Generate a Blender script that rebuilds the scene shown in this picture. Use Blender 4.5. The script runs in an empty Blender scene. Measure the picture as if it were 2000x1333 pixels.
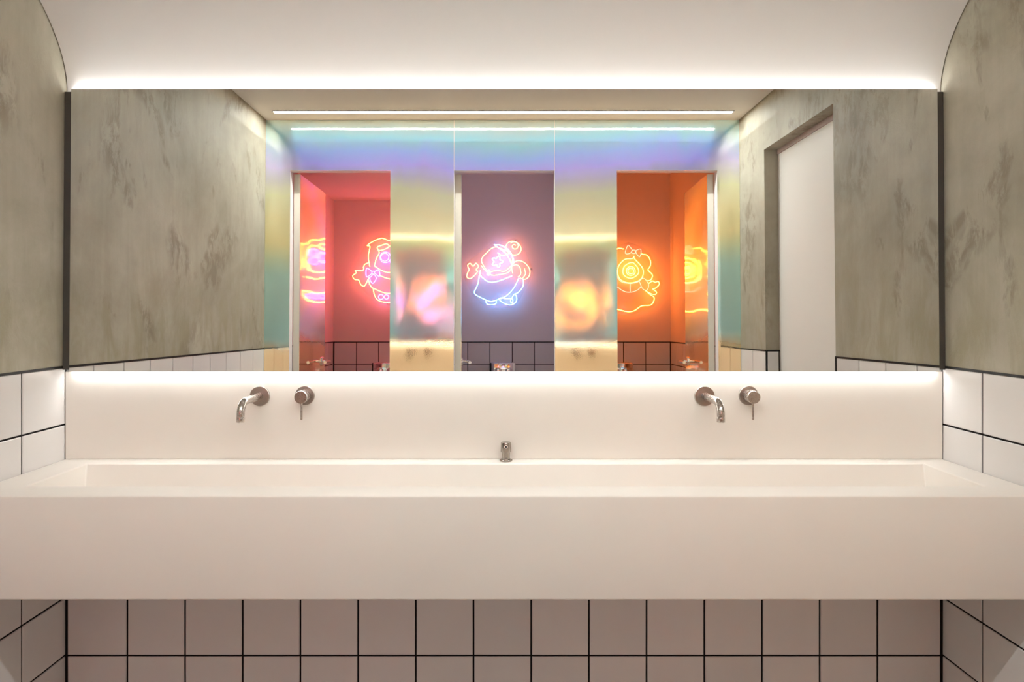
import bpy, bmesh, math, random
from mathutils import Vector, Matrix

random.seed(7)
S = bpy.context.scene
COL = S.collection
PI = math.pi

# ---------------------------------------------------------------- dimensions (metres)
XL, XR = -1.150, 1.167          # side walls
EYE = 1.2145                    # camera height
CAM_Y = -1.80
PITCH = 0.1525                  # tile pitch
TILE_TOP = 7 * PITCH            # 1.0675
CEIL = EYE + 0.97
Y_FRONT = -1.547                # face of the film-clad cubicle wall
Y_FRONT_BACK = -1.597
Y_REAR = -2.914                 # rear wall of the cubicles
Y_BACK = 0.006                  # plaster face of the mirror wall

# ---------------------------------------------------------------- camera
cam_d = bpy.data.cameras.new('camera')
cam = bpy.data.objects.new('camera', cam_d)
COL.objects.link(cam)
cam.location = (0, CAM_Y, EYE)
cam.rotation_euler = (PI / 2, 0, 0)
cam_d.sensor_width = 36.0
cam_d.sensor_fit = 'HORIZONTAL'
cam_d.lens = 36.0 * 1330 / 2000
cam_d.shift_x = (1000 - 978) / 2000
cam_d.shift_y = -(666.5 - 608) / 2000
cam_d.clip_start = 0.02
S.camera = cam

# ---------------------------------------------------------------- world, exposure
w = bpy.data.worlds.new('world')
S.world = w
w.use_nodes = True
w.node_tree.nodes['Background'].inputs[0].default_value = (0.5, 0.5, 0.5, 1)
w.node_tree.nodes['Background'].inputs[1].default_value = 0.1
S.view_settings.view_transform = 'Standard'
S.view_settings.look = 'None'
S.view_settings.gamma = 1
S.view_settings.use_curve_mapping = False
S.view_settings.exposure = 0.0
S.cycles.max_bounces = 16
S.cycles.glossy_bounces = 10
S.cycles.diffuse_bounces = 6
S.cycles.transmission_bounces = 8
S.cycles.transparent_max_bounces = 12
S.cycles.sample_clamp_indirect = 12.0
S.cycles.blur_glossy = 0.6

ANISO = 0.85
LED_CEIL = 170.0
LED_TOP = 40.0
LED_BOTTOM = 62.0
NEON = 1.15


# ---------------------------------------------------------------- materials
def nodes(name):
    m = bpy.data.materials.new(name)
    m.use_nodes = True
    nt = m.node_tree
    return m, nt, nt.nodes['Principled BSDF']


def N(nt, kind, **kw):
    n = nt.nodes.new(kind)
    for k, v in kw.items():
        if k in n.inputs:
            n.inputs[k].default_value = v
        else:
            setattr(n, k, v)
    return n


def ramp(nt, stops, interp='LINEAR'):
    r = nt.nodes.new('ShaderNodeValToRGB')
    cr = r.color_ramp
    cr.interpolation = interp
    while len(cr.elements) < len(stops):
        cr.elements.new(0.5)
    for e, (p, c) in zip(cr.elements, stops):
        e.position = p
        e.color = (*c, 1)
    return r


def lin(r, g, b):
    f = lambda c: (c / 255 / 12.92) if c / 255 <= 0.04045 else ((c / 255 + 0.055) / 1.055) ** 2.4
    return (f(r), f(g), f(b))


def plain(name, col, rough=0.5, metal=0.0, spec=0.5, var=0.0, bump=0.0, scale=20):
    m, nt, b = nodes(name)
    b.inputs['Base Color'].default_value = (*col, 1)
    b.inputs['Roughness'].default_value = rough
    b.inputs['Metallic'].default_value = metal
    b.inputs['Specular IOR Level'].default_value = spec
    if var or bump:
        tc = N(nt, 'ShaderNodeTexCoord')
        nz = N(nt, 'ShaderNodeTexNoise', Scale=scale, Detail=6.0)
        nt.links.new(tc.outputs['Object'], nz.inputs['Vector'])
        if var:
            r = ramp(nt, [(0.3, tuple(c * (1 - var) for c in col)), (0.7, tuple(min(1, c * (1 + var)) for c in col))])
            nt.links.new(nz.outputs['Fac'], r.inputs[0])
            nt.links.new(r.outputs[0], b.inputs['Base Color'])
        if bump:
            bp = N(nt, 'ShaderNodeBump', Strength=bump, Distance=0.002)
            nt.links.new(nz.outputs['Fac'], bp.inputs['Height'])
            nt.links.new(bp.outputs[0], b.inputs['Normal'])
    return m


def emitter(name, col, strength):
    m = bpy.data.materials.new(name)
    m.use_nodes = True
    nt = m.node_tree
    nt.nodes.clear()
    o = nt.nodes.new('ShaderNodeOutputMaterial')
    e = nt.nodes.new('ShaderNodeEmission')
    e.inputs[0].default_value = (*col, 1)
    e.inputs[1].default_value = strength
    nt.links.new(e.outputs[0], o.inputs[0])
    return m


def concrete_mat():
    m, nt, b = nodes('trowelled concrete')
    L = nt.links.new
    tc = N(nt, 'ShaderNodeTexCoord')

    def noise(scale, detail, rough, dist, stretch=(1, 1, 1), off=(0, 0, 0)):
        mp = N(nt, 'ShaderNodeMapping')
        mp.inputs['Scale'].default_value = stretch
        mp.inputs['Location'].default_value = off
        L(tc.outputs['Object'], mp.inputs['Vector'])
        n = N(nt, 'ShaderNodeTexNoise', Scale=scale, Detail=detail, Roughness=rough, Distortion=dist)
        L(mp.outputs[0], n.inputs['Vector'])
        return n.outputs['Fac']

    def cut(fac, a, c, hi=1.0):
        r_ = ramp(nt, [(a, (0, 0, 0)), (c, (hi, hi, hi))])
        L(fac, r_.inputs[0])
        return r_.outputs[0]

    def mul(a, c):
        q = N(nt, 'ShaderNodeMath', operation='MULTIPLY')
        L(a, q.inputs[0])
        if isinstance(c, float):
            q.inputs[1].default_value = c
        else:
            L(c, q.inputs[1])
        return q.outputs[0]

    def mixc(fac, a, c, blend='MIX'):
        q = N(nt, 'ShaderNodeMix', data_type='RGBA', blend_type=blend)
        if isinstance(fac, float):
            q.inputs[0].default_value = fac
        else:
            L(fac, q.inputs[0])
        L(a, q.inputs[6])
        if isinstance(c, tuple):
            q.inputs[7].default_value = (*c, 1)
        else:
            L(c, q.inputs[7])
        return q.outputs[2]

    cloud = ramp(nt, [(0.30, lin(147, 140, 124)), (0.50, lin(170, 163, 147)), (0.72, lin(190, 184, 169))])
    L(noise(1.7, 10.0, 0.60, 0.6), cloud.inputs[0])
    mott = ramp(nt, [(0.3, (0.93, 0.925, 0.91)), (0.7, (1.05, 1.05, 1.05))])
    L(noise(13.0, 9.0, 0.65, 0.4, (1, 1, 0.7)), mott.inputs[0])
    col = mixc(0.9, cloud.outputs[0], mott.outputs[0], 'MULTIPLY')
    strk = ramp(nt, [(0.35, (0.92, 0.915, 0.90)), (0.65, (1.03, 1.03, 1.03))])
    L(noise(1.4, 6.0, 0.6, 0.5, (20, 20, 1.5)), strk.inputs[0])
    col = mixc(0.6, col, strk.outputs[0], 'MULTIPLY')
    # olive wash and scrubbed strokes low on the wall
    sep = N(nt, 'ShaderNodeSeparateXYZ')
    L(tc.outputs['Object'], sep.inputs[0])
    mr = N(nt, 'ShaderNodeMapRange')
    mr.inputs['From Min'].default_value = 1.50
    mr.inputs['From Max'].default_value = 1.12
    L(sep.outputs['Z'], mr.inputs['Value'])
    low = mul(mr.outputs[0], cut(noise(5.0, 7.0, 0.65, 0.8, (2.2, 2.2, 0.8), (1, 4, 2)), 0.44, 0.62, 0.6))
    col = mixc(low, col, lin(150, 143, 116))
    # big worn islands where the skim coat has rubbed through, mottled inside
    isl = cut(noise(2.3, 3.0, 0.55, 1.1, (1, 1, 0.8), (3.1, 7.7, 1.9)), 0.535, 0.60)
    gr = cut(noise(17.0, 9.0, 0.72, 0.5, (1, 1, 0.55), (5, 1, 8)), 0.46, 0.56)
    col = mixc(mul(mul(isl, gr), 0.62), col, lin(124, 113, 96))
    # small dark smudges and pale scrapes
    sm = mul(cut(noise(4.2, 4.0, 0.6, 1.6, (1, 1, 0.6), (9, 2, 5)), 0.60, 0.70), cut(noise(30.0, 6.0, 0.7, 0.8, (1, 1, 0.4)), 0.45, 0.60))
    col = mixc(mul(sm, 0.55), col, lin(112, 101, 84))
    pale = cut(noise(8.0, 9.0, 0.8, 1.4, (5, 5, 1.2), (2, 2, 2)), 0.64, 0.76, 0.3)
    col = mixc(pale, col, lin(192, 186, 168))
    L(col, b.inputs['Base Color'])
    b.inputs['Roughness'].default_value = 0.55
    b.inputs['Specular IOR Level'].default_value = 0.3
    bp = N(nt, 'ShaderNodeBump', Strength=0.2, Distance=0.002)
    L(gr, bp.inputs['Height'])
    L(bp.outputs[0], b.inputs['Normal'])
    return m


def film_mat(shift=0.0):
    """Dichroic rainbow film: a metallised sheet whose tint follows the grating angle."""
    m, nt, b = nodes('iridescent film')
    L = nt.links.new
    geo = N(nt, 'ShaderNodeNewGeometry')
    tc = N(nt, 'ShaderNodeTexCoord')
    sep = N(nt, 'ShaderNodeSeparateXYZ')
    L(geo.outputs['Incoming'], sep.inputs[0])
    nz = N(nt, 'ShaderNodeTexNoise', Scale=2.2, Detail=4.0, Distortion=0.6)
    mp = N(nt, 'ShaderNodeMapping')
    mp.inputs['Location'].default_value = (shift * 17, 0, shift * 5)
    mp.inputs['Scale'].default_value = (1, 1, 0.6)
    L(tc.outputs['Object'], mp.inputs['Vector'])
    L(mp.outputs[0], nz.inputs['Vector'])
    # grating angle, with a little waviness from the sheet
    a = N(nt, 'ShaderNodeMath', operation='MULTIPLY_ADD')
    L(sep.outputs['Z'], a.inputs[0])
    a.inputs[1].default_value = -1.0
    a.inputs[2].default_value = 0.40 - 0.0275 + shift * 0.004
    fin = N(nt, 'ShaderNodeMath', operation='MULTIPLY_ADD')
    L(nz.outputs['Fac'], fin.inputs[0])
    fin.inputs[1].default_value = 0.055
    L(a.outputs[0], fin.inputs[2])
    r = ramp(nt, [
        (0.330, (0.98, 0.74, 0.46)),
        (0.374, (0.98, 0.74, 0.44)),
        (0.390, (0.50, 0.68, 0.66)),
        (0.480, (0.52, 0.70, 0.66)),
        (0.505, (0.74, 0.78, 0.54)),
        (0.522, (0.95, 0.76, 0.40)),
        (0.560, (0.88, 0.80, 0.58)),
        (0.600, (0.82, 0.82, 0.64)),
        (0.630, (0.74, 0.70, 0.76)),
        (0.680, (0.76, 0.80, 0.72)),
    ])
    L(fin.outputs[0], r.inputs[0])
    L(r.outputs[0], b.inputs['Base Color'])
    b.inputs['Metallic'].default_value = 1.0
    b.inputs['Roughness'].default_value = 0.03
    # orange peel and buckles in the sheet
    f1 = N(nt, 'ShaderNodeTexNoise', Scale=210.0, Detail=2.0)
    L(tc.outputs['Object'], f1.inputs['Vector'])
    f2 = N(nt, 'ShaderNodeTexNoise', Scale=5.0, Detail=2.0)
    L(mp.outputs[0], f2.inputs['Vector'])
    b1 = N(nt, 'ShaderNodeBump', Strength=0.35, Distance=0.0002)
    L(f1.outputs['Fac'], b1.inputs['Height'])
    b2 = N(nt, 'ShaderNodeBump', Strength=0.5, Distance=0.003)
    L(f2.outputs['Fac'], b2.inputs['Height'])
    L(b1.outputs[0], b2.inputs['Normal'])
    L(b2.outputs[0], b.inputs['Normal'])
    # the film's horizontal grating spreads light in a tall, narrow, blue-going lobe
    r2 = ramp(nt, [
        (0.366, (0.08, 0.07, 0.04)),
        (0.386, (0.14, 0.32, 0.38)),
        (0.500, (0.22, 0.34, 0.30)),
        (0.560, (0.36, 0.38, 0.22)),
        (0.590, (0.34, 0.40, 0.30)),
        (0.608, (0.28, 0.29, 0.60)),
        (0.625, (0.30, 0.31, 1.00)),
        (0.645, (0.18, 0.42, 1.00)),
        (0.665, (0.16, 0.58, 0.72)),
        (0.685, (0.30, 0.48, 0.48)),
    ])
    L(fin.outputs[0], r2.inputs[0])
    g = N(nt, 'ShaderNodeBsdfAnisotropic')
    g.inputs['Roughness'].default_value = 0.36
    g.inputs['Anisotropy'].default_value = ANISO
    tg = N(nt, 'ShaderNodeTangent', direction_type='RADIAL', axis='Z')
    L(tg.outputs[0], g.inputs['Tangent'])
    L(r2.outputs[0], g.inputs['Color'])
    mix = N(nt, 'ShaderNodeAddShader')
    L(b.outputs[0], mix.inputs[0])
    L(g.outputs[0], mix.inputs[1])
    # haze of the embossed face
    r3 = ramp(nt, [
        (0.366, (0.07, 0.055, 0.03)),
        (0.386, (0.07, 0.155, 0.19)),
        (0.480, (0.06, 0.13, 0.14)),
        (0.505, (0.09, 0.11, 0.075)),
        (0.560, (0.05, 0.05, 0.028)),
        (0.600, (0.022, 0.027, 0.022)),
        (0.630, (0.017, 0.018, 0.065)),
        (0.660, (0.008, 0.022, 0.040)),
    ])
    L(fin.outputs[0], r3.inputs[0])
    df = N(nt, 'ShaderNodeBsdfDiffuse')
    L(r3.outputs[0], df.inputs['Color'])
    mix2 = N(nt, 'ShaderNodeAddShader')
    L(mix.outputs[0], mix2.inputs[0])
    L(df.outputs[0], mix2.inputs[1])
    L(mix2.outputs[0], nt.nodes['Material Output'].inputs[0])
    return m


def tile_mat(name, base):
    m, nt, b = nodes(name)
    L = nt.links.new
    oi = N(nt, 'ShaderNodeObjectInfo')
    r = ramp(nt, [(0.0, tuple(c * 0.95 for c in base)), (1.0, tuple(min(1, c * 1.03) for c in base))])
    L(oi.outputs['Random'], r.inputs[0])
    L(r.outputs[0], b.inputs['Base Color'])
    b.inputs['Roughness'].default_value = 0.22
    tc = N(nt, 'ShaderNodeTexCoord')
    nz = N(nt, 'ShaderNodeTexNoise', Scale=14.0, Detail=3.0)
    L(tc.outputs['Object'], nz.inputs['Vector'])
    bp = N(nt, 'ShaderNodeBump', Strength=0.12, Distance=0.0015)
    L(nz.outputs['Fac'], bp.inputs['Height'])
    L(bp.outputs[0], b.inputs['Normal'])
    return m


def brushed(name, col, rough):
    m, nt, b = nodes(name)
    L = nt.links.new
    b.inputs['Base Color'].default_value = (*col, 1)
    b.inputs['Metallic'].default_value = 1.0
    b.inputs['Roughness'].default_value = rough
    tc = N(nt, 'ShaderNodeTexCoord')
    mp = N(nt, 'ShaderNodeMapping')
    mp.inputs['Scale'].default_value = (300, 40, 300)
    L(tc.outputs['Object'], mp.inputs['Vector'])
    nz = N(nt, 'ShaderNodeTexNoise', Scale=3.0, Detail=4.0)
    L(mp.outputs[0], nz.inputs['Vector'])
    r = ramp(nt, [(0.3, (rough * 0.7,) * 3), (0.7, (min(1, rough * 1.35),) * 3)])
    L(nz.outputs['Fac'], r.inputs[0])
    L(r.outputs[0], b.inputs['Roughness'])
    return m


M = {}
M['concrete'] = concrete_mat()
M['ceiling'] = plain('matt ceiling paint', (0.68, 0.655, 0.64), 0.8, spec=0.2, bump=0.05, scale=60)
M['cubicle'] = plain('cubicle paint tinted with mauve neon glow', (0.86, 0.825, 0.815), 0.6, spec=0.3, bump=0.05, scale=80)  # pale paint, mixed coral and blue neon spill tinted into its colour
M['cubicle_pink_glow'] = plain('cubicle paint tinted with pink neon glow', (0.83, 0.68, 0.65), 0.6, spec=0.3, bump=0.05, scale=80)  # pale grey walls, the sign's pink glow put into the colour
M['cubicle_orange_glow'] = plain('cubicle paint tinted with orange neon glow', (0.85, 0.69, 0.58), 0.6, spec=0.3, bump=0.05, scale=80)  # pale grey walls, orange light of the sign mixed into the paint
M['white_door'] = plain('satin white door paint', (0.78, 0.74, 0.69), 0.45, bump=0.03, scale=50)
M['frame'] = plain('dusty pink frame paint', (0.48, 0.36, 0.33), 0.5, bump=0.03)
M['edge'] = plain('pale laminate edge', (0.78, 0.73, 0.62), 0.4, bump=0.03)
M['grout'] = plain('black grout', (0.011, 0.009, 0.009), 0.85, spec=0.15, var=0.25, scale=40)
M['trim'] = plain('black edging strip', (0.010, 0.009, 0.009), 0.5, spec=0.3, var=0.2)
M['tile'] = tile_mat('white glazed tile', (0.735, 0.705, 0.69))
M['floor'] = plain('warm grey screed', (0.46, 0.40, 0.37), 0.5, var=0.1, bump=0.1, scale=30)
M['solid'] = plain('white solid surface', (0.80, 0.745, 0.69), 0.38, var=0.012, scale=5)
M['metal'] = brushed('brushed nickel', (0.52, 0.475, 0.435), 0.26)
M['metal_disc'] = brushed('turned nickel face', (0.40, 0.355, 0.32), 0.34)
M['metal_dark'] = brushed('worn nickel', (0.36, 0.32, 0.285), 0.2)
M['chrome'] = brushed('polished chrome', (0.86, 0.85, 0.84), 0.06)
M['dark'] = plain('black plastic', (0.012, 0.011, 0.011), 0.4, var=0.1)
M['backing'] = plain('dark mirror backing', (0.05, 0.042, 0.035), 0.6, var=0.1)
m, nt, b = nodes('silvered mirror')
b.inputs['Base Color'].default_value = (0.86, 0.865, 0.86, 1)
b.inputs['Metallic'].default_value = 1.0
b.inputs['Roughness'].default_value = 0.0
nzm = N(nt, 'ShaderNodeTexNoise', Scale=3.0)
rm = ramp(nt, [(0.0, (0.845, 0.85, 0.845)), (1.0, (0.855, 0.86, 0.855))])
nt.links.new(nzm.outputs['Fac'], rm.inputs[0])
nt.links.new(rm.outputs[0], b.inputs['Base Color'])
M['mirror'] = m
m, nt, b = nodes('clear acrylic')
nt.nodes.remove(b)
tr = N(nt, 'ShaderNodeBsdfTransparent')
tr.inputs[0].default_value = (0.97, 0.96, 0.96, 1)
gl = N(nt, 'ShaderNodeBsdfGlossy')
gl.inputs['Roughness'].default_value = 0.03
mxs = N(nt, 'ShaderNodeMixShader')
mxs.inputs[0].default_value = 0.035
nt.links.new(tr.outputs[0], mxs.inputs[1])
nt.links.new(gl.outputs[0], mxs.inputs[2])
nt.links.new(mxs.outputs[0], nt.nodes['Material Output'].inputs[0])
M['acrylic'] = m
M['film_a'] = film_mat(0.0)
M['film_b'] = film_mat(1.0)
M['film_c'] = film_mat(-0.6)
M['led_ceil'] = emitter('ceiling LED diffuser', (0.97, 1.0, 0.975), LED_CEIL)
M['led_top'] = emitter('mirror top LED', (0.98, 1.0, 0.985), LED_TOP)
M['led_bottom'] = emitter('mirror bottom LED', (0.98, 1.0, 0.985), LED_BOTTOM)
M['neon_amber'] = emitter('amber neon', (1.0, 0.19, 0.032), 29 * NEON)
M['neon_red'] = emitter('coral neon', (1.0, 0.23, 0.07), 15 * NEON)
M['neon_orange'] = emitter('orange neon', (1.0, 0.24, 0.026), 32 * NEON)
M['neon_blue'] = emitter('ice blue neon', (0.12, 0.40, 1.0), 15 * NEON)
M['neon_violet'] = emitter('violet neon', (0.50, 0.10, 1.0), 12 * NEON)
M['neon_pink'] = emitter('rose neon', (1.0, 0.20, 0.13), 5 * NEON)


# ---------------------------------------------------------------- mesh helpers
def link(name, bm, mat, parent=None, smooth=False, bevel=0.0, seg=2):
    bmesh.ops.recalc_face_normals(bm, faces=bm.faces)
    if bevel:
        ed = [e for e in bm.edges if len(e.link_faces) == 2 and e.calc_face_angle(0) > 0.6]
        bmesh.ops.bevel(bm, geom=ed, offset=bevel, segments=seg, profile=0.5, affect='EDGES')
    me = bpy.data.meshes.new(name)
    bm.to_mesh(me)
    bm.free()
    mats = mat if isinstance(mat, (list, tuple)) else [mat]
    for q in mats:
        me.materials.append(q)
    if smooth:
        for p in me.polygons:
            p.use_smooth = True
        me.set_sharp_from_angle(angle=math.radians(40))
    o = bpy.data.objects.new(name, me)
    COL.objects.link(o)
    if parent:
        o.parent = parent
    return o


def box(bm, x0, x1, y0, y1, z0, z1, mi=0):
    vs = [bm.verts.new(p) for p in ((x0, y0, z0), (x1, y0, z0), (x1, y1, z0), (x0, y1, z0),
                                    (x0, y0, z1), (x1, y0, z1), (x1, y1, z1), (x0, y1, z1))]
    for f in ((0, 3, 2, 1), (4, 5, 6, 7), (0, 1, 5, 4), (1, 2, 6, 5), (2, 3, 7, 6), (3, 0, 4, 7)):
        bm.faces.new([vs[i] for i in f]).material_index = mi
    return vs


def boxes(name, lst, mat, parent=None, bevel=0.0, **kw):
    bm = bmesh.new()
    for b_ in lst:
        box(bm, *b_)
    return link(name, bm, mat, parent, bevel=bevel, **kw)


def lathe(bm, prof, axis='y', origin=(0, 0, 0), n=40, mi=0):
    """prof: (radius, distance along axis)."""
    rings = []
    O = Vector(origin)
    for r, h in prof:
        ring = []
        if r < 1e-6:
            p = {'y': (0, h, 0), 'z': (0, 0, h), 'x': (h, 0, 0)}[axis]
            ring = [bm.verts.new(O + Vector(p))]
        else:
            for i in range(n):
                t = 2 * PI * i / n
                c, s = r * math.cos(t), r * math.sin(t)
                p = {'y': (c, h, s), 'z': (c, s, h), 'x': (h, c, s)}[axis]
                ring.append(bm.verts.new(O + Vector(p)))
        rings.append(ring)
    for a, b_ in zip(rings, rings[1:]):
        for i in range(n):
            j = (i + 1) % n
            if len(a) == 1 and len(b_) == 1:
                continue
            if len(a) == 1:
                f = (a[0], b_[i], b_[j])
            elif len(b_) == 1:
                f = (a[i], a[j], b_[0])
            else:
                f = (a[i], a[j], b_[j], b_[i])
            bm.faces.new(f).material_index = mi


def smooth_path(pts, closed=False, k=6):
    P = [Vector(p) for p in pts]
    n = len(P)
    out = []
    rng = range(n) if closed else range(n - 1)
    for i in rng:
        p1, p2 = P[i], P[(i + 1) % n]
        p0 = P[(i - 1) % n] if closed or i > 0 else p1 * 2 - p2
        p3 = P[(i + 2) % n] if closed or i + 2 < n else p2 * 2 - p1
        for s in range(k):
            t = s / k
            out.append(0.5 * ((2 * p1) + (p2 - p0) * t + (2 * p0 - 5 * p1 + 4 * p2 - p3) * t * t + (3 * p1 - p0 - 3 * p2 + p3) * t ** 3))
    if not closed:
        out.append(P[-1].copy())
    return out


def sweep(bm, path, r, n=8, closed=False, caps=True):
    P = [Vector(p) for p in path]
    m_ = len(P)
    rings = []
    ref = None
    for i, p in enumerate(P):
        a = P[i - 1] if (i > 0 or closed) else p
        c = P[(i + 1) % m_] if (i + 1 < m_ or closed) else p
        t = (c - a).normalized()
        if ref is None:
            ref = Vector((0, 1, 0)) if abs(t.y) < 0.9 else Vector((1, 0, 0))
        u = (ref - t * ref.dot(t)).normalized()
        ref = u
        v = t.cross(u)
        rad = r[i] if isinstance(r, (list, tuple)) else r
        rings.append([bm.verts.new(p + (u * math.cos(2 * PI * j / n) + v * math.sin(2 * PI * j / n)) * rad) for j in range(n)])
    pairs = list(zip(rings, rings[1:]))
    if closed:
        pairs.append((rings[-1], rings[0]))
    for a, b_ in pairs:
        for j in range(n):
            k = (j + 1) % n
            bm.faces.new((a[j], a[k], b_[k], b_[j]))
    if caps and not closed:
        bm.faces.new(rings[0][::-1])
        bm.faces.new(rings[-1])


def thing(name, label, cat, loc=(0, 0, 0), group=None):
    o = bpy.data.objects.new(name, None)
    o.empty_display_size = 0.05
    COL.objects.link(o)
    o.location = loc
    o['label'] = label
    o['category'] = cat
    if group:
        o['group'] = group
    return o


def struct(o, label=None):
    o['kind'] = 'structure'
    if label:
        o['label'] = label
    return o


TILE_MESH = {}
GAP = 0.0046


def tile_mesh(wd, ht, mat):
    key = (round(wd, 4), round(ht, 4), mat.name)
    if key not in TILE_MESH:
        a, c = wd / 2 - GAP / 2, ht / 2 - GAP / 2
        bv, th = 0.0016, 0.006
        vs = []
        for (dx, z_) in ((0, -th), (0, -bv), (bv, 0)):
            for sx, sy in ((-1, -1), (1, -1), (1, 1), (-1, 1)):
                vs.append((sx * (a - dx), sy * (c - dx), z_))
        fs = []
        for k in (0, 4):
            for i in range(4):
                j = (i + 1) % 4
                fs.append((k + i, k + j, k + 4 + j, k + 4 + i))
        fs.append((8, 9, 10, 11))
        me = bpy.data.meshes.new('tile')
        me.from_pydata(vs, [], fs)
        me.materials.append(mat)
        TILE_MESH[key] = me
    return TILE_MESH[key]


def tile_field(parent, us, vs, place, normal_rot, mat, jitter=0.0022):
    """One object per tile between successive joints us x vs; place(u, v) -> xyz on the tile face."""
    for i in range(len(us) - 1):
        for j in range(len(vs) - 1):
            wd, ht = abs(us[i + 1] - us[i]), abs(vs[j + 1] - vs[j])
            if wd < 0.012 or ht < 0.012:
                continue
            o = bpy.data.objects.new('tile', tile_mesh(wd, ht, mat))
            COL.objects.link(o)
            o.parent = parent
            R = normal_rot @ Matrix.Rotation(random.uniform(-jitter, jitter), 3, 'X') @ Matrix.Rotation(random.uniform(-jitter, jitter), 3, 'Y')
            o.matrix_local = Matrix.Translation(place((us[i] + us[i + 1]) / 2, (vs[j] + vs[j + 1]) / 2)) @ R.to_4x4()


ROT_BACK = Matrix(((1, 0, 0), (0, 0, -1), (0, 1, 0)))       # faces -y
ROT_REAR = Matrix(((-1, 0, 0), (0, 0, 1), (0, 1, 0)))       # faces +y
ROT_LEFT = Matrix(((0, 0, 1), (1, 0, 0), (0, 1, 0)))        # faces +x
ROT_RIGHT = Matrix(((0, 0, -1), (-1, 0, 0), (0, 1, 0)))     # faces -x
ROWS = [k * PITCH for k in range(8)]
SIDE_JOINTS = [0.0] + [-0.165 - 0.1545 * k for k in range(9)] + [Y_FRONT]

# ---------------------------------------------------------------- the room shell
struct(boxes('floor', [(XL - 0.3, XR + 0.3, Y_REAR - 0.2, 0.2, -0.1, 0.0)], M['floor']), 'warm grey floor of the washroom')

# back wall: plaster band behind the mirror and tiled lower wall under the sink
wb = struct(boxes('wall_back', [(XL - 0.2, XR + 0.2, Y_BACK, 0.16, 0, CEIL + 0.1)], M['ceiling']), 'white wall behind the mirror, tiled below the sink')
boxes('grout', [(XL, XR, Y_BACK - 0.008, Y_BACK + 0.001, 0.0, EYE - 0.40)], M['grout'], wb)
BACK_J = [XL + 0.006] + [-0.985 + 0.1522 * k for k in range(14)] + [XR - 0.006]
tile_field(wb, BACK_J, [0.0] + ROWS[1:6], lambda u, v: (u, Y_BACK - 0.0115, v), ROT_BACK, M['tile'])

# side walls
DY0, DY1, DZ = -0.612, -1.238, EYE + 0.743
wl = struct(boxes('wall_left', [(XL - 0.15, XL, Y_FRONT_BACK, 0.16, TILE_TOP, CEIL + 0.1),
                                (XL - 0.15, XL - 0.005, Y_FRONT_BACK, 0.16, 0, TILE_TOP)], M['concrete']),
            'grey trowelled concrete wall on the left over white tiles')
boxes('grout', [(XL - 0.006, XL - 0.002, Y_FRONT, Y_BACK, 0, TILE_TOP)], M['grout'], wl)
tile_field(wl, SIDE_JOINTS, ROWS, lambda u, v: (XL + 0.001, u, v), ROT_LEFT, M['tile'])

wr = struct(boxes('wall_right', [(XR, XR + 0.15, DY0, 0.16, TILE_TOP, CEIL + 0.1),
                                 (XR + 0.005, XR + 0.15, DY0, 0.16, 0, TILE_TOP),
                                 (XR, XR + 0.15, DY1, DY0, DZ, CEIL + 0.1),
                                 (XR, XR + 0.15, Y_FRONT_BACK, DY1, TILE_TOP, CEIL + 0.1),
                                 (XR + 0.005, XR + 0.15, Y_FRONT_BACK, DY1, 0, TILE_TOP)], M['concrete']),
            'grey trowelled concrete wall on the right with a doorway')
boxes('grout', [(XR + 0.002, XR + 0.006, DY0, Y_BACK, 0, TILE_TOP), (XR + 0.002, XR + 0.006, Y_FRONT, DY1, 0, TILE_TOP)], M['grout'], wr)
tile_field(wr, [0.0, -0.150, -0.304, -0.458, DY0 + 0.004], ROWS, lambda u, v: (XR - 0.001, u, v), ROT_RIGHT, M['tile'])
tile_field(wr, [DY1 - 0.004, -1.392, Y_FRONT], ROWS, lambda u, v: (XR - 0.001, u, v), ROT_RIGHT, M['tile'])
boxes('reveal_grout', [(XR + 0.002, XR + 0.058, DY1, DY1 + 0.004, 0, TILE_TOP)], M['grout'], wr)
tile_field(wr, [XR + 0.004, XR + 0.056], ROWS, lambda u, v: (u, DY1 + 0.008, v), ROT_REAR, M['tile'])

# black edging strip on top of and beside the tiling
for nm, bx in (('trim_1', (XL - 0.004, XL + 0.0025, Y_FRONT, Y_BACK, TILE_TOP - 0.003, TILE_TOP + 0.003)),
               ('trim_2', (XR - 0.0025, XR + 0.004, DY0, Y_BACK, TILE_TOP - 0.003, TILE_TOP + 0.003)),
               ('trim_3', (XR - 0.0025, XR + 0.004, Y_FRONT, DY1, TILE_TOP - 0.003, TILE_TOP + 0.003)),
               ('trim_4', (XR - 0.0025, XR + 0.004, DY0 - 0.001, DY0 + 0.005, 0, TILE_TOP + 0.003)),
               ('trim_5', (XR + 0.001, XR + 0.058, DY1 + 0.001, DY1 + 0.0095, TILE_TOP - 0.003, TILE_TOP + 0.003))):
    struct(boxes(nm, [bx], M['trim']), 'thin black edging strip of the wall tiles')

# ceiling: flat, sweeping down in a cove to the mirror wall
prof = []
Z0 = EYE + 0.575
A, B = 0.80, CEIL - Z0
for k in range(29):
    t = PI / 2 * k / 28
    prof.append((Y_BACK - 0.002 - A * (1 - math.cos(t)), Z0 + B * math.sin(t)))
prof.insert(0, (Y_BACK - 0.002, Z0 - 0.05))
prof.append((Y_FRONT_BACK, CEIL))
bm = bmesh.new()
for x0, x1 in ((XL + 0.003, XR - 0.003),):
    lo = [bm.verts.new((x0, y, z)) for y, z in prof] + [bm.verts.new((x0, Y_FRONT_BACK, CEIL + 0.08)), bm.verts.new((x0, Y_BACK - 0.002, CEIL + 0.08))]
    hi = [bm.verts.new((x1, v.co.y, v.co.z)) for v in lo]
    n = len(lo)
    for i in range(n):
        j = (i + 1) % n
        bm.faces.new((lo[i], lo[j], hi[j], hi[i]))
    bm.faces.new(lo)
    bm.faces.new(hi[::-1])
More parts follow.
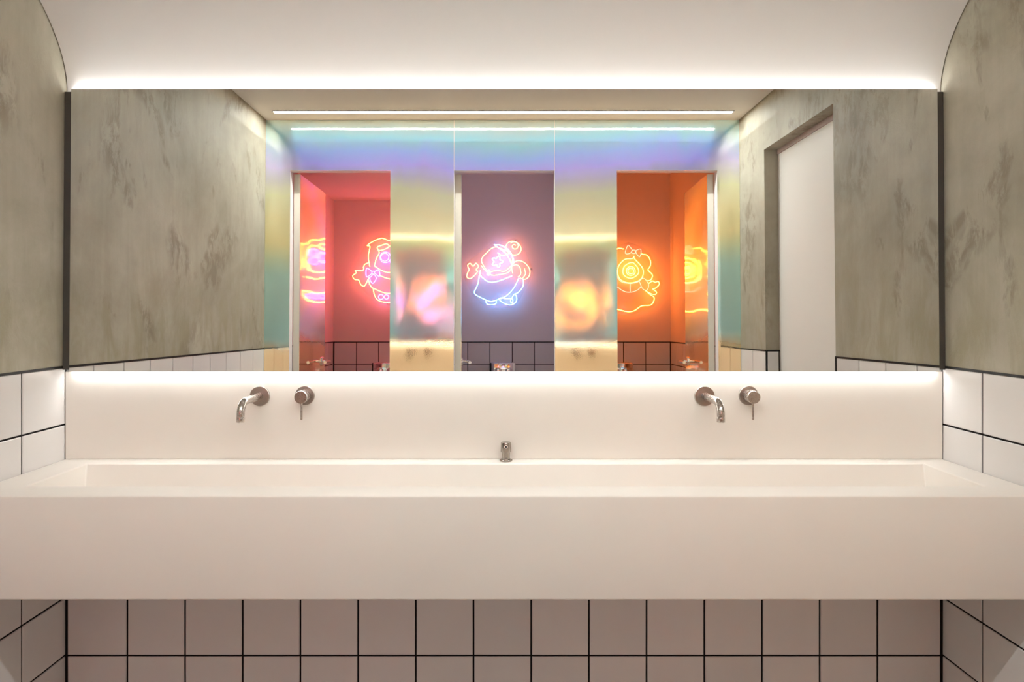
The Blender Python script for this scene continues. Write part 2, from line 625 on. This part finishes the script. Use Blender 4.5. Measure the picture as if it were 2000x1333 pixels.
c = struct(link('ceiling', bm, M['ceiling'], smooth=True), 'white ceiling curving down to the top of the mirror')
struct(boxes('ceiling', [(XL - 0.2, XR + 0.2, Y_REAR - 0.1, 0.16, CEIL + 0.1, CEIL + 0.16)], M['ceiling']), 'roof slab above the ceilings')

# cubicle front wall with three doorways, clad in iridescent film
HEAD = EYE + 0.722
OPEN = [(-1.028, -0.539), (-0.228, 0.263), (0.567, 1.058)]
wf_b = []
xs = [XL] + [v for o in OPEN for v in o] + [XR]
for k in range(0, 8, 2):
    wf_b.append((xs[k], xs[k + 1], Y_FRONT_BACK, Y_FRONT - 0.002, 0, CEIL + 0.1))
for a, c_ in OPEN:
    wf_b.append((a, c_, Y_FRONT_BACK, Y_FRONT - 0.002, HEAD, CEIL + 0.1))
wf = struct(boxes('wall_front', wf_b, M['cubicle']), 'cubicle front wall covered in iridescent film')
SEAMS = [XL, OPEN[1][0], OPEN[1][1], XR]


def sheet(x0, x1, holes, mat):
    cuts = sorted({x0, x1, *[v for h in holes for v in h]})
    lst = []
    for a, c_ in zip(cuts, cuts[1:]):
        mid = (a + c_) / 2
        z0 = HEAD if any(h[0] < mid < h[1] for h in holes) else 0.0
        lst.append((a + (0.0008 if a == x0 else 0), c_ - (0.0008 if c_ == x1 else 0), Y_FRONT - 0.002, Y_FRONT, z0, CEIL))
    return boxes('film_sheet', lst, mat, wf)


sheet(SEAMS[0], SEAMS[1], [OPEN[0]], M['film_a'])
sheet(SEAMS[1], SEAMS[2], [OPEN[1]], M['film_b'])
sheet(SEAMS[2], SEAMS[3], [OPEN[2]], M['film_c'])

# cubicles behind
PART = [-0.395, 0.415]
PAINT = [M['cubicle_pink_glow'], M['cubicle'], M['cubicle_orange_glow']]
REAR_X = [(XL - 0.2, PART[0]), (PART[0], PART[1]), (PART[1], XR + 0.2)]
wrr = struct(boxes('wall_rear', [(XL - 0.2, XR + 0.2, Y_REAR - 0.15, Y_REAR - 0.005, 0, TILE_TOP)], M['cubicle']), 'rear wall of the toilet cubicles, painted above white tiles')
for (x0, x1), pm in zip(REAR_X, PAINT):
    boxes('painted_panel', [(x0, x1, Y_REAR - 0.15, Y_REAR, TILE_TOP, CEIL + 0.1)], pm, wrr)
boxes('grout', [(XL, XR, Y_REAR - 0.006, Y_REAR - 0.002, 0, TILE_TOP)], M['grout'], wrr)
REAR_J = [-1.143 + 0.1527 * k for k in range(15)] + [XR - 0.003]
tile_field(wrr, REAR_J, ROWS, lambda u, v: (u, Y_REAR + 0.001, v), ROT_REAR, M['tile'])
struct(boxes('trim_6', [(XL, XR, Y_REAR - 0.004, Y_REAR + 0.0025, TILE_TOP - 0.003, TILE_TOP + 0.003)], M['trim']), 'thin black edging strip on the cubicle tiles')
CUB_J = [Y_REAR + 0.1525 * k for k in range(9)] + [Y_FRONT_BACK]
for nm, x, sg, rot in (('wall_cubicle_left', XL, -1, ROT_LEFT), ('wall_cubicle_right', XR, 1, ROT_RIGHT)):
    lo_, hi_ = sorted((x, x + sg * 0.15))
    lo2, hi2 = sorted((x + sg * 0.005, x + sg * 0.15))
    wc = struct(boxes(nm, [(lo_, hi_, Y_REAR, Y_FRONT_BACK, TILE_TOP, CEIL + 0.1), (lo2, hi2, Y_REAR, Y_FRONT_BACK, 0, TILE_TOP)], PAINT[0] if sg < 0 else PAINT[2]), 'painted outer side wall of a toilet cubicle')
    lo3, hi3 = sorted((x + sg * 0.002, x + sg * 0.006))
    boxes('grout', [(lo3, hi3, Y_REAR, Y_FRONT_BACK, 0, TILE_TOP)], M['grout'], wc)
    tile_field(wc, CUB_J, ROWS, lambda u, v, x=x, sg=sg: (x - sg * 0.001, u, v), rot, M['tile'])
    lo4, hi4 = sorted((x - sg * 0.0025, x + sg * 0.004))
    struct(boxes('trim_7' if sg < 0 else 'trim_8', [(lo4, hi4, Y_REAR, Y_FRONT_BACK, TILE_TOP - 0.003, TILE_TOP + 0.003)], M['trim']), 'thin black edging strip on the cubicle side tiles')
for x, pl, pr, lab in ((PART[0], 0, 1, 'partition wall between the pink and mauve cubicles'), (PART[1], 1, 2, 'partition wall between the mauve and orange cubicles')):
    pw = struct(boxes('wall_partition', [(x - 0.03, x, Y_REAR, Y_FRONT_BACK, 0, CEIL + 0.1)], PAINT[pl]), lab)
    boxes('painted_panel', [(x, x + 0.03, Y_REAR, Y_FRONT_BACK, 0, CEIL + 0.1)], PAINT[pr], pw)
for (x0, x1, z, pm) in ((XL, PART[0] - 0.03, EYE + 0.83, PAINT[0]), (PART[0] + 0.03, PART[1] - 0.03, EYE + 1.01, PAINT[1]), (PART[1] + 0.03, XR, EYE + 1.01, PAINT[2])):
    struct(boxes('ceiling', [(x0, x1, Y_REAR, Y_FRONT_BACK, z, CEIL + 0.1)], pm), 'painted ceiling of a toilet cubicle')

# doorway in the right wall
d1 = struct(boxes('door_1', [(XR + 0.060, XR + 0.10, DY1, DY0, 0.0, DZ - 0.022)], M['white_door']), 'plain white door in the right concrete wall')
boxes('door_frame', [(XR + 0.056, XR + 0.12, DY1, DY0, DZ - 0.022, DZ)], M['frame'], d1)


def lever(parent, p, sx, toward):
    """Lever handle on a cubicle door: p on the door face, sx = side it sticks out to."""
    h = bmesh.new()
    lathe(h, [(0.0, 0), (0.025, 0), (0.025, sx * 0.007), (0.023, sx * 0.009), (0.0, sx * 0.009)], 'x', p, 24)
    o = link('handle', h, M['chrome'], parent, smooth=True)
    h = bmesh.new()
    P = Vector(p)
    sweep(h, smooth_path([P + Vector((sx * 0.006, 0, 0)), P + Vector((sx * 0.032, 0, 0)), P + Vector((sx * 0.045, toward * 0.014, 0)), P + Vector((sx * 0.046, toward * 0.05, 0)), P + Vector((sx * 0.046, toward * 0.115, 0))], k=5), 0.0085, 12)
    link('lever', h, M['chrome'], o, smooth=True)
    return o


DOORS = [('door_2', OPEN[0][0] + 0.001, 1, 0.0, 'open cubicle door of the pink cubicle, film on its face'),
         ('door_3', OPEN[1][0] + 0.001, 1, 3.2, 'open cubicle door of the mauve middle cubicle'),
         ('door_4', OPEN[2][1] - 0.001, -1, 2.2, 'open cubicle door of the orange cubicle, film on its face')]
for nm, x, sg, ang, lab in DOORS:
    T, Ld = 0.031, 0.485
    e = boxes(nm, [(min(0, sg * T), max(0, sg * T), -Ld, 0, 0.012, HEAD - 0.006)], M['edge'])
    e.location = (x, Y_FRONT_BACK - 0.006, 0)
    e.rotation_euler = (0, 0, math.radians(-ang * sg))
    struct(e, lab)
    fx = sorted((sg * T, sg * (T + 0.0012)))
    boxes('film_sheet', [(fx[0], fx[1], -Ld + 0.001, -0.001, 0.013, HEAD - 0.007)], M['film_a'], e)
    lever(e, (sg * (T + 0.0012), -Ld + 0.055, EYE - 0.235), sg, 1)

# ---------------------------------------------------------------- ceiling light line
cl = thing('ceiling_light', 'long thin white LED line in the ceiling near the film-covered wall', 'light', (0.01, -1.412, CEIL))
boxes('diffuser', [(-1.075, 1.078, -0.011, 0.011, -0.0035, 0.001)], M['led_ceil'], cl)
boxes('frame', [(-1.080, 1.083, -0.016, -0.0112, -0.0045, 0.001), (-1.080, 1.083, 0.0112, 0.016, -0.0045, 0.001), (-1.080, -1.0752, -0.0112, 0.0112, -0.0045, 0.001), (1.0782, 1.083, -0.0112, 0.0112, -0.0045, 0.001)], M['ceiling'], cl)

# ---------------------------------------------------------------- the mirror, leaning back by 0.65 degrees
MZ = EYE - 0.158
MH = 0.742
MX0, MX1 = -1.128, 1.147
mi = thing('wall_mirror', 'wide frameless backlit mirror above the white trough sink', 'mirror', (0, -0.020, MZ))
mi.rotation_euler = (0.0113 * -1, 0, 0)
boxes('glass', [(MX0, MX1, 0, 0.005, 0, MH)], M['mirror'], mi)
boxes('backing_box', [(XL + 0.0015, XR - 0.0015, 0.0052, 0.016, 0.004, MH - 0.006)], M['backing'], mi)
boxes('top_light_strip', [(MX0 + 0.006, MX1 - 0.006, 0.0055, 0.0125, MH - 0.006, MH - 0.003)], M['led_top'], mi)
boxes('bottom_light_strip', [(MX0 + 0.008, MX1 - 0.008, 0.0055, 0.0105, 0.001, 0.004)], M['led_bottom'], mi)

# ---------------------------------------------------------------- trough sink
DECK = EYE - 0.39
SB = EYE - 0.609
SF = -0.367
sk = thing('trough_sink', 'long white solid-surface trough sink spanning wall to wall under the mirror', 'sink', (0, 0, SB))
bm = bmesh.new()
x0, x1 = XL + 0.0005 + 0.003, XR - 0.0035
yb = -0.0065
bx0, bx1, by0, by1 = -1.058, 1.081, -0.283, -0.060       # basin rim
dz = 0.115
zt = DECK - SB


def ring(pts):
    return [bm.verts.new(p) for p in pts]


outer_t = ring([(x0, SF, zt), (x1, SF, zt), (x1, yb, zt), (x0, yb, zt)])
outer_b = ring([(x0, SF, 0), (x1, SF, 0), (x1, yb, 0), (x0, yb, 0)])
rim = ring([(bx0, by0, zt), (bx1, by0, zt), (bx1, by1, zt), (bx0, by1, zt)])
low = ring([(bx0 + 0.004, by0 + 0.006, zt - dz), (bx1 - 0.004, by0 + 0.006, zt - dz), (bx1 - 0.004, by1 - 0.022, zt - dz), (bx0 + 0.004, by1 - 0.022, zt - dz)])
for i in range(4):
    j = (i + 1) % 4
    bm.faces.new((outer_b[i], outer_b[j], outer_t[j], outer_t[i]))
    bm.faces.new((outer_t[i], outer_t[j], rim[j], rim[i]))
    bm.faces.new((rim[i], rim[j], low[j], low[i]))
bm.faces.new(low)
bm.faces.new(outer_b[::-1])
link('basin', bm, M['solid'], sk, smooth=True, bevel=0.0035, seg=3)
bs = thing('backsplash', 'plain white backsplash panel between the trough sink and the mirror', 'backsplash', (0, yb, DECK))
boxes('panel', [(x0, x1, 0, Y_BACK - 0.0005 - yb, 0, EYE - 0.160 - DECK)], M['solid'], bs, bevel=0.0003, seg=1)
bm = bmesh.new()
lathe(bm, [(0.0, 0.0005), (0.026, 0.0005), (0.030, 0.002), (0.032, 0.0), (0.032, -0.002)], 'z', (0.012, -0.17, zt - dz), 32)
link('drain', bm, M['metal'], sk, smooth=True)


# ---------------------------------------------------------------- wall spouts and mixers
def spout(label, x, dirx):
    t = thing('wall_spout', label, 'tap', (x, yb, EYE - 0.2235), 'wall spouts over the sink')
    b_ = bmesh.new()
    lathe(b_, [(0, 0), (0.0258, 0), (0.0262, -0.001), (0.0262, -0.0045), (0.0252, -0.0058), (0, -0.0058)], 'y', n=48)
    link('rosette', b_, M['metal_disc'], t, smooth=True)
    b_ = bmesh.new()
    L_ = 0.118
    path = [(0, -0.004, 0), (0, -0.05, 0), (0, -L_ + 0.012, 0)]
    R_ = 0.030
    for k in range(1, 10):
        a_ = PI / 2 * k / 9
        path.append((0, -L_ + 0.012 - R_ * math.sin(a_), -R_ * (1 - math.cos(a_))))
    path.append((0, -L_ + 0.012 - R_, -R_ - 0.004))
    sweep(b_, path, 0.0096, 24)
    link('spout_tube', b_, M['metal'], t, smooth=True)
    b_ = bmesh.new()
    lathe(b_, [(0, 0.0), (0.0095, 0.0), (0.0099, -0.0006), (0.0099, -0.0120), (0.0093, -0.0128), (0.0078, -0.0128), (0.0072, -0.010), (0, -0.010)], 'z', (0, -L_ + 0.012 - R_, -R_ - 0.0045), 32)
    link('aerator', b_, M['metal'], t, smooth=True)
    t.rotation_euler = (0, 0, 0)
    return t


spout('brushed nickel wall spout over the left half of the trough sink', (510 - 978) / 739, -1)
spout('brushed nickel wall spout over the right half of the trough sink', (1374 - 978) / 739, 1)


def mixer(label, x):
    t = thing('mixer_valve', label, 'tap', (x, yb, EYE - 0.222), 'lever mixers beside the spouts')
    b_ = bmesh.new()
    lathe(b_, [(0, 0), (0.0250, 0), (0.0254, -0.001), (0.0254, -0.0045), (0.0245, -0.0058), (0, -0.0058)], 'y', n=48)
    link('rosette', b_, M['metal_disc'], t, smooth=True)
    b_ = bmesh.new()
    lathe(b_, [(0, -0.005), (0.0165, -0.005), (0.0165, -0.0195), (0.0152, -0.0210), (0.0152, -0.0225), (0, -0.0225)], 'y', n=40)
    link('valve_body', b_, M['metal'], t, smooth=True)
    b_ = bmesh.new()
    lathe(b_, [(0, -0.0235), (0.0160, -0.0235), (0.0165, -0.0245), (0.0165, -0.0420), (0.0157, -0.0432), (0, -0.0432)], 'y', n=40)
    cap = link('cap', b_, [M['metal']], t, smooth=True)
    b_ = bmesh.new()
    sweep(b_, [(0, -0.034, -0.012), (0, -0.034, -0.030), (0, -0.0345, -0.0585)], 0.0029, 14)
    link('lever', b_, M['metal'], t, smooth=True)
    return t


mixer('brushed nickel lever mixer to the right of the left spout', (597.5 - 978) / 739)
mixer('brushed nickel lever mixer to the right of the right spout', (1459.5 - 978) / 739)

# soap tap standing on the rear deck
st = thing('soap_tap', 'small nickel soap tap standing on the rear rim of the sink', 'soap dispenser', (0.0135, -0.030, DECK))
bm = bmesh.new()
lathe(bm, [(0, 0), (0.0160, 0), (0.0166, 0.0008), (0.0166, 0.0032), (0.0150, 0.0046), (0, 0.0046)], 'z', n=36)
link('flange', bm, M['metal_dark'], st, smooth=True)
bm = bmesh.new()
box(bm, -0.0045, 0.0045, -0.0162, -0.0100, 0.0030, 0.0085)
link('spindle_lug', bm, M['metal_disc'], st, bevel=0.0006)
bm = bmesh.new()
lathe(bm, [(0, 0.0045), (0.0104, 0.0045), (0.0104, 0.0270), (0, 0.0270)], 'z', n=32)
link('stem', bm, M['metal_dark'], st, smooth=True)
bm = bmesh.new()
lathe(bm, [(0, 0.0235), (0.0134, 0.0235), (0.0138, 0.0245), (0.0130, 0.0475), (0.0118, 0.0492), (0, 0.0492)], 'z', n=36)
hd = link('head', bm, M['metal_dark'], st, smooth=True)
bm = bmesh.new()
lathe(bm, [(0, -0.0140), (0.0022, -0.0140), (0.0036, -0.0146), (0.0046, -0.0146), (0.0050, -0.0138), (0.0050, -0.0110), (0, -0.0110)], 'y', (0, 0, 0.0395), 28)
o = link('nozzle', bm, M['chrome'], hd, smooth=True)
bm = bmesh.new()
lathe(bm, [(0, -0.0148), (0.0024, -0.0147), (0.0026, -0.0138)], 'y', (0, 0, 0.0395), 20)
link('nozzle_mouth', bm, M['dark'], hd, smooth=True)

# ---------------------------------------------------------------- chrome flush boxes in the cubicles
for x, lab in ((-0.783, 'chrome flush box on the tiles of the pink cubicle'),
               (0.0185, 'chrome flush box on the tiles of the mauve middle cubicle'),
               (0.813, 'chrome flush box on the tiles of the orange cubicle')):
    t = thing('flush_box', lab, 'flush box', (x, Y_REAR + 0.0015, EYE - 0.41), 'chrome flush boxes under the neon signs')
    boxes('housing', [(-0.082, 0.082, 0, 0.060, 0, 0.125)], M['chrome'], t, bevel=0.008, seg=3, smooth=True)
    for bx in (-0.036, 0.036):
        b_ = bmesh.new()
        lathe(b_, [(0, 0.060), (0.026, 0.060), (0.026, 0.064), (0.0235, 0.066), (0, 0.066)], 'y', (bx, 0, 0.066), 28)
        link('button', b_, M['chrome'], t, smooth=True)
    boxes('bracket', [(-0.090, -0.083, 0, 0.052, 0.004, 0.121)], M['dark'], t)

# ---------------------------------------------------------------- neon signs
TUBE = 0.0025


def circle(cx, cy, rx, ry=None, n=16, rot=0.0):
    ry = ry or rx
    return [(cx + rx * math.cos(2 * PI * i / n) * math.cos(rot) - ry * math.sin(2 * PI * i / n) * math.sin(rot),
             cy + rx * math.cos(2 * PI * i / n) * math.sin(rot) + ry * math.sin(2 * PI * i / n) * math.cos(rot)) for i in range(n)]


def spiral(cx, cy, r0, r1, turns, a0=0.0, n=26):
    return [(cx + (r0 + (r1 - r0) * k / n) * math.cos(a0 + turns * 2 * PI * k / n), cy + (r0 + (r1 - r0) * k / n) * math.sin(a0 + turns * 2 * PI * k / n)) for k in range(n + 1)]


def hull(points):
    pts = sorted(set(points))

    def half(p):
        h = []
        for q in p:
            while len(h) >= 2 and (h[-1][0] - h[-2][0]) * (q[1] - h[-2][1]) - (h[-1][1] - h[-2][1]) * (q[0] - h[-2][0]) <= 0:
                h.pop()
            h.append(q)
        return h[:-1]
    return half(pts) + half(pts[::-1])


def neon_sign(label, x, z, tubes, unit):
    """tubes: (part name, material, closed, points in design units, right and up from the lower left corner)."""
    t = thing('neon_sign', label, 'neon sign', (x, Y_REAR, EYE + z), 'neon signs on the cubicle rear walls')
    allp = []
    for nm, mt, closed, pts in tubes:
        P = smooth_path([(a * unit, 0.060, c_ * unit) for a, c_ in pts], closed, 5)
        allp += [(p.x, p.z) for p in P]
        b_ = bmesh.new()
        sweep(b_, P, TUBE, 7, closed)
        link(nm, b_, M[mt], t, smooth=True)
    H = hull([(round(a, 4), round(c_, 4)) for a, c_ in allp])
    cx, cz = sum(p[0] for p in H) / len(H), sum(p[1] for p in H) / len(H)
    H = [(cx + (a - cx) * (1 + 0.022 / math.hypot(a - cx, c_ - cz)), cz + (c_ - cz) * (1 + 0.022 / math.hypot(a - cx, c_ - cz))) for a, c_ in H]
    b_ = bmesh.new()
    lo = [b_.verts.new((a, 0.0525, c_)) for a, c_ in H]
    hi = [b_.verts.new((a, 0.0565, c_)) for a, c_ in H]
    b_.faces.new(lo)
    b_.faces.new(hi)
    for i in range(len(H)):
        j = (i + 1) % len(H)
        b_.faces.new((lo[i], lo[j], hi[j], hi[i]))
    link('acrylic_panel', b_, M['acrylic'], t)
    for k in range(4):
        q = H[(k * len(H)) // 4]
        a, c_ = cx + (q[0] - cx) * 0.93, cz + (q[1] - cz) * 0.93
        b_ = bmesh.new()
        lathe(b_, [(0.005, 0), (0.005, 0.0595), (0, 0.0605)], 'y', (a, 0, c_), 12)
        link('standoff', b_, M['chrome'], t, smooth=True)
    return t


# middle: amber blossom, curled bud and leaves over an ice-blue bowl
neon_sign('amber blossom and curled bud over an ice-blue bowl, neon in the mauve middle cubicle', -0.232, 0.10, [
    ('blossom_tube', 'neon_red', True, [(430 + (212 + 11 * math.cos(5 * a)) * math.cos(a + 0.5), 615 + (192 + 11 * math.cos(5 * a)) * math.sin(a + 0.5)) for a in [2 * PI * k / 30 for k in range(30)]]),
    ('petal_tube', 'neon_red', False, [(430, 735), (490, 700), (560, 715), (600, 735)]),
    ('heart_tube', 'neon_blue', True, [(425 + (62 + 17 * math.cos(5 * a)) * math.cos(a), 612 + (62 + 17 * math.cos(5 * a)) * math.sin(a)) for a in [2 * PI * k / 30 for k in range(30)]]),
    ('leaf_tube', 'neon_blue', False, [(380, 850), (480, 840), (590, 765), (650, 640), (630, 570), (600, 640), (530, 740), (380, 850)]),
    ('bud_tube', 'neon_red', True, circle(650, 800, 108, 92, 14, -0.5)),
    ('bud_curl_tube', 'neon_red', False, spiral(665, 830, 14, 66, 1.3, 0.6)),
    ('leaf_tube', 'neon_red', True, [(150, 470), (60, 380), (5, 400), (15, 460), (35, 500), (15, 560), (50, 590), (90, 550), (130, 590), (165, 545), (130, 500)]),
    ('leaf_tube', 'neon_red', False, [(620, 560), (700, 625), (800, 600), (872, 510), (865, 410), (800, 365), (740, 390)]),
    ('vein_tube', 'neon_red', False, [(640, 450), (625, 540), (690, 570), (740, 530), (750, 440), (715, 400)]),
    ('vein_tube', 'neon_red', False, [(770, 375), (815, 440), (800, 520)]),
    ('stem_tube', 'neon_red', False, [(200, 560), (290, 470), (420, 490), (530, 480), (640, 575)]),
    ('bead_tube', 'neon_blue', True, circle(303, 460, 20, 36, 10)),
    ('bowl_rim_tube', 'neon_blue', False, [(190, 490), (195, 420), (300, 335), (430, 340), (630, 415)]),
    ('bowl_tube', 'neon_blue', False, [(180, 440), (155, 300), (110, 200), (120, 160), (165, 130), (260, 85), (340, 60), (430, 85), (540, 130), (650, 240), (725, 385)]),
    ('bowl_tube', 'neon_blue', False, [(785, 360), (780, 270), (720, 190), (660, 160)]),
    ('foot_tube', 'neon_blue', False, [(265, 72), (285, 25), (345, 14), (405, 30), (412, 72)]),
    ('sprig_tube', 'neon_blue', True, [(450, 90), (520, 35), (610, 12), (685, 55), (690, 130), (660, 160), (620, 105), (540, 100), (490, 112)]),
    ('sprig_tube', 'neon_blue', True, circle(625, 70, 16, 30, 8)),
], 0.00049)

# left: amber tulip tied with violet bows
neon_sign('amber tulip tied with a violet bow and beads, neon in the pink cubicle', -1.008, 0.118, [
    ('petal_tube', 'neon_amber', False, [(225, 470), (205, 600), (225, 730), (190, 745), (280, 805), (380, 838), (470, 810), (560, 820), (640, 760), (700, 770), (730, 640), (690, 500), (720, 430)]),
    ('petal_tube', 'neon_amber', False, [(285, 480), (310, 580), (345, 650), (320, 720), (370, 745), (440, 765), (470, 730), (400, 690), (340, 680)]),
    ('petal_tube', 'neon_amber', False, [(480, 735), (560, 745), (620, 690), (650, 560), (620, 470)]),
    ('petal_tube', 'neon_amber', False, [(285, 480), (380, 420), (480, 395), (590, 420), (640, 480)]),
    ('berry_tube', 'neon_violet', True, circle(425, 590, 68)),
    ('berry_tube', 'neon_violet', True, circle(418, 592, 50)),
    ('berry_tube', 'neon_violet', True, circle(545, 650, 46)),
    ('berry_tube', 'neon_violet', True, circle(530, 545, 46)),
    ('bow_tube', 'neon_violet', True, [(255, 395), (190, 340), (175, 395), (190, 450)]),
    ('bow_tube', 'neon_violet', True, [(285, 395), (345, 345), (355, 385), (335, 425)]),
    ('bow_knot_tube', 'neon_violet', True, circle(268, 393, 18, n=8)),
    ('bow_tail_tube', 'neon_violet', False, [(268, 370), (225, 320), (262, 255), (310, 320), (280, 372)]),
    ('leaf_tube', 'neon_amber', False, [(215, 330), (160, 225), (110, 240), (85, 295), (25, 310), (5, 355), (50, 390), (40, 420), (130, 420), (150, 455)]),
    ('leaf_tube', 'neon_amber', False, [(140, 455), (160, 500), (220, 525)]),
    ('stem_tube', 'neon_amber', False, [(350, 360), (420, 330), (520, 310), (640, 340)]),
    ('stem_tube', 'neon_amber', False, [(205, 310), (230, 230), (280, 180)]),
    ('basket_tube', 'neon_amber', True, [(275, 185), (285, 110), (330, 40), (430, 10), (540, 15), (640, 60), (680, 160), (560, 135), (430, 130), (330, 165)]),
    ('bead_tube', 'neon_violet', True, circle(370, 80, 32, n=10)),
    ('bead_tube', 'neon_violet', True, circle(440, 80, 28, n=10)),
    ('bead_tube', 'neon_violet', True, circle(520, 85, 30, n=10)),
    ('bead_tube', 'neon_violet', True, circle(590, 95, 26, n=10)),
], 0.000527)

# right: orange blossom with a rose bow
neon_sign('orange blossom with a small rose bow on top, neon in the orange cubicle', 0.640, 0.058, [
    ('petal_tube', 'neon_orange', False, [(400, 880), (330, 890), (270, 850), (210, 830), (180, 740), (215, 660), (160, 600), (150, 530), (210, 480)]),
    ('petal_tube', 'neon_orange', False, [(640, 810), (730, 790), (775, 710), (770, 640), (740, 585), (800, 520), (780, 450), (720, 435)]),
    ('heart_tube', 'neon_orange', False, [(545, 780), (555, 740), (630, 660), (672, 590), (665, 500), (620, 440), (490, 405), (370, 440), (320, 520), (330, 640), (420, 735), (520, 745), (545, 780)]),
    ('heart_tube', 'neon_orange', False, [(535, 690), (600, 610), (600, 530), (500, 470), (400, 520), (400, 620), (470, 680), (535, 690)]),
    ('ring_tube', 'neon_orange', True, circle(500, 572, 62)),
    ('ring_tube', 'neon_orange', True, circle(500, 572, 40)),
    ('bow_tube', 'neon_pink', True, [(520, 860), (470, 930), (440, 890), (425, 820), (480, 815)]),
    ('bow_tube', 'neon_pink', True, [(565, 850), (630, 880), (645, 840), (625, 770), (580, 815)]),
    ('bow_knot_tube', 'neon_pink', True, circle(543, 840, 32, 26, 10)),
    ('sepal_tube', 'neon_pink', False, [(300, 500), (370, 420), (490, 398), (590, 415), (630, 450)]),
    ('sepal_tube', 'neon_pink', False, [(310, 350), (400, 290), (490, 275), (580, 300), (640, 350)]),
    ('sepal_tube', 'neon_pink', False, [(490, 398), (490, 275)]),
    ('bud_tube', 'neon_pink', True, [(620, 445), (680, 470), (720, 430), (750, 370), (720, 305), (660, 330)]),
    ('leaf_tube', 'neon_orange', False, [(750, 400), (800, 430), (840, 415), (880, 425), (895, 385), (840, 330), (805, 320), (855, 280), (840, 245), (780, 255), (705, 295)]),
    ('ground_tube', 'neon_orange', False, [(705, 300), (760, 250), (825, 195), (780, 100), (650, 85), (540, 15), (440, 5), (310, 35), (200, 20), (110, 90), (90, 190), (200, 260)]),
], 0.000487)
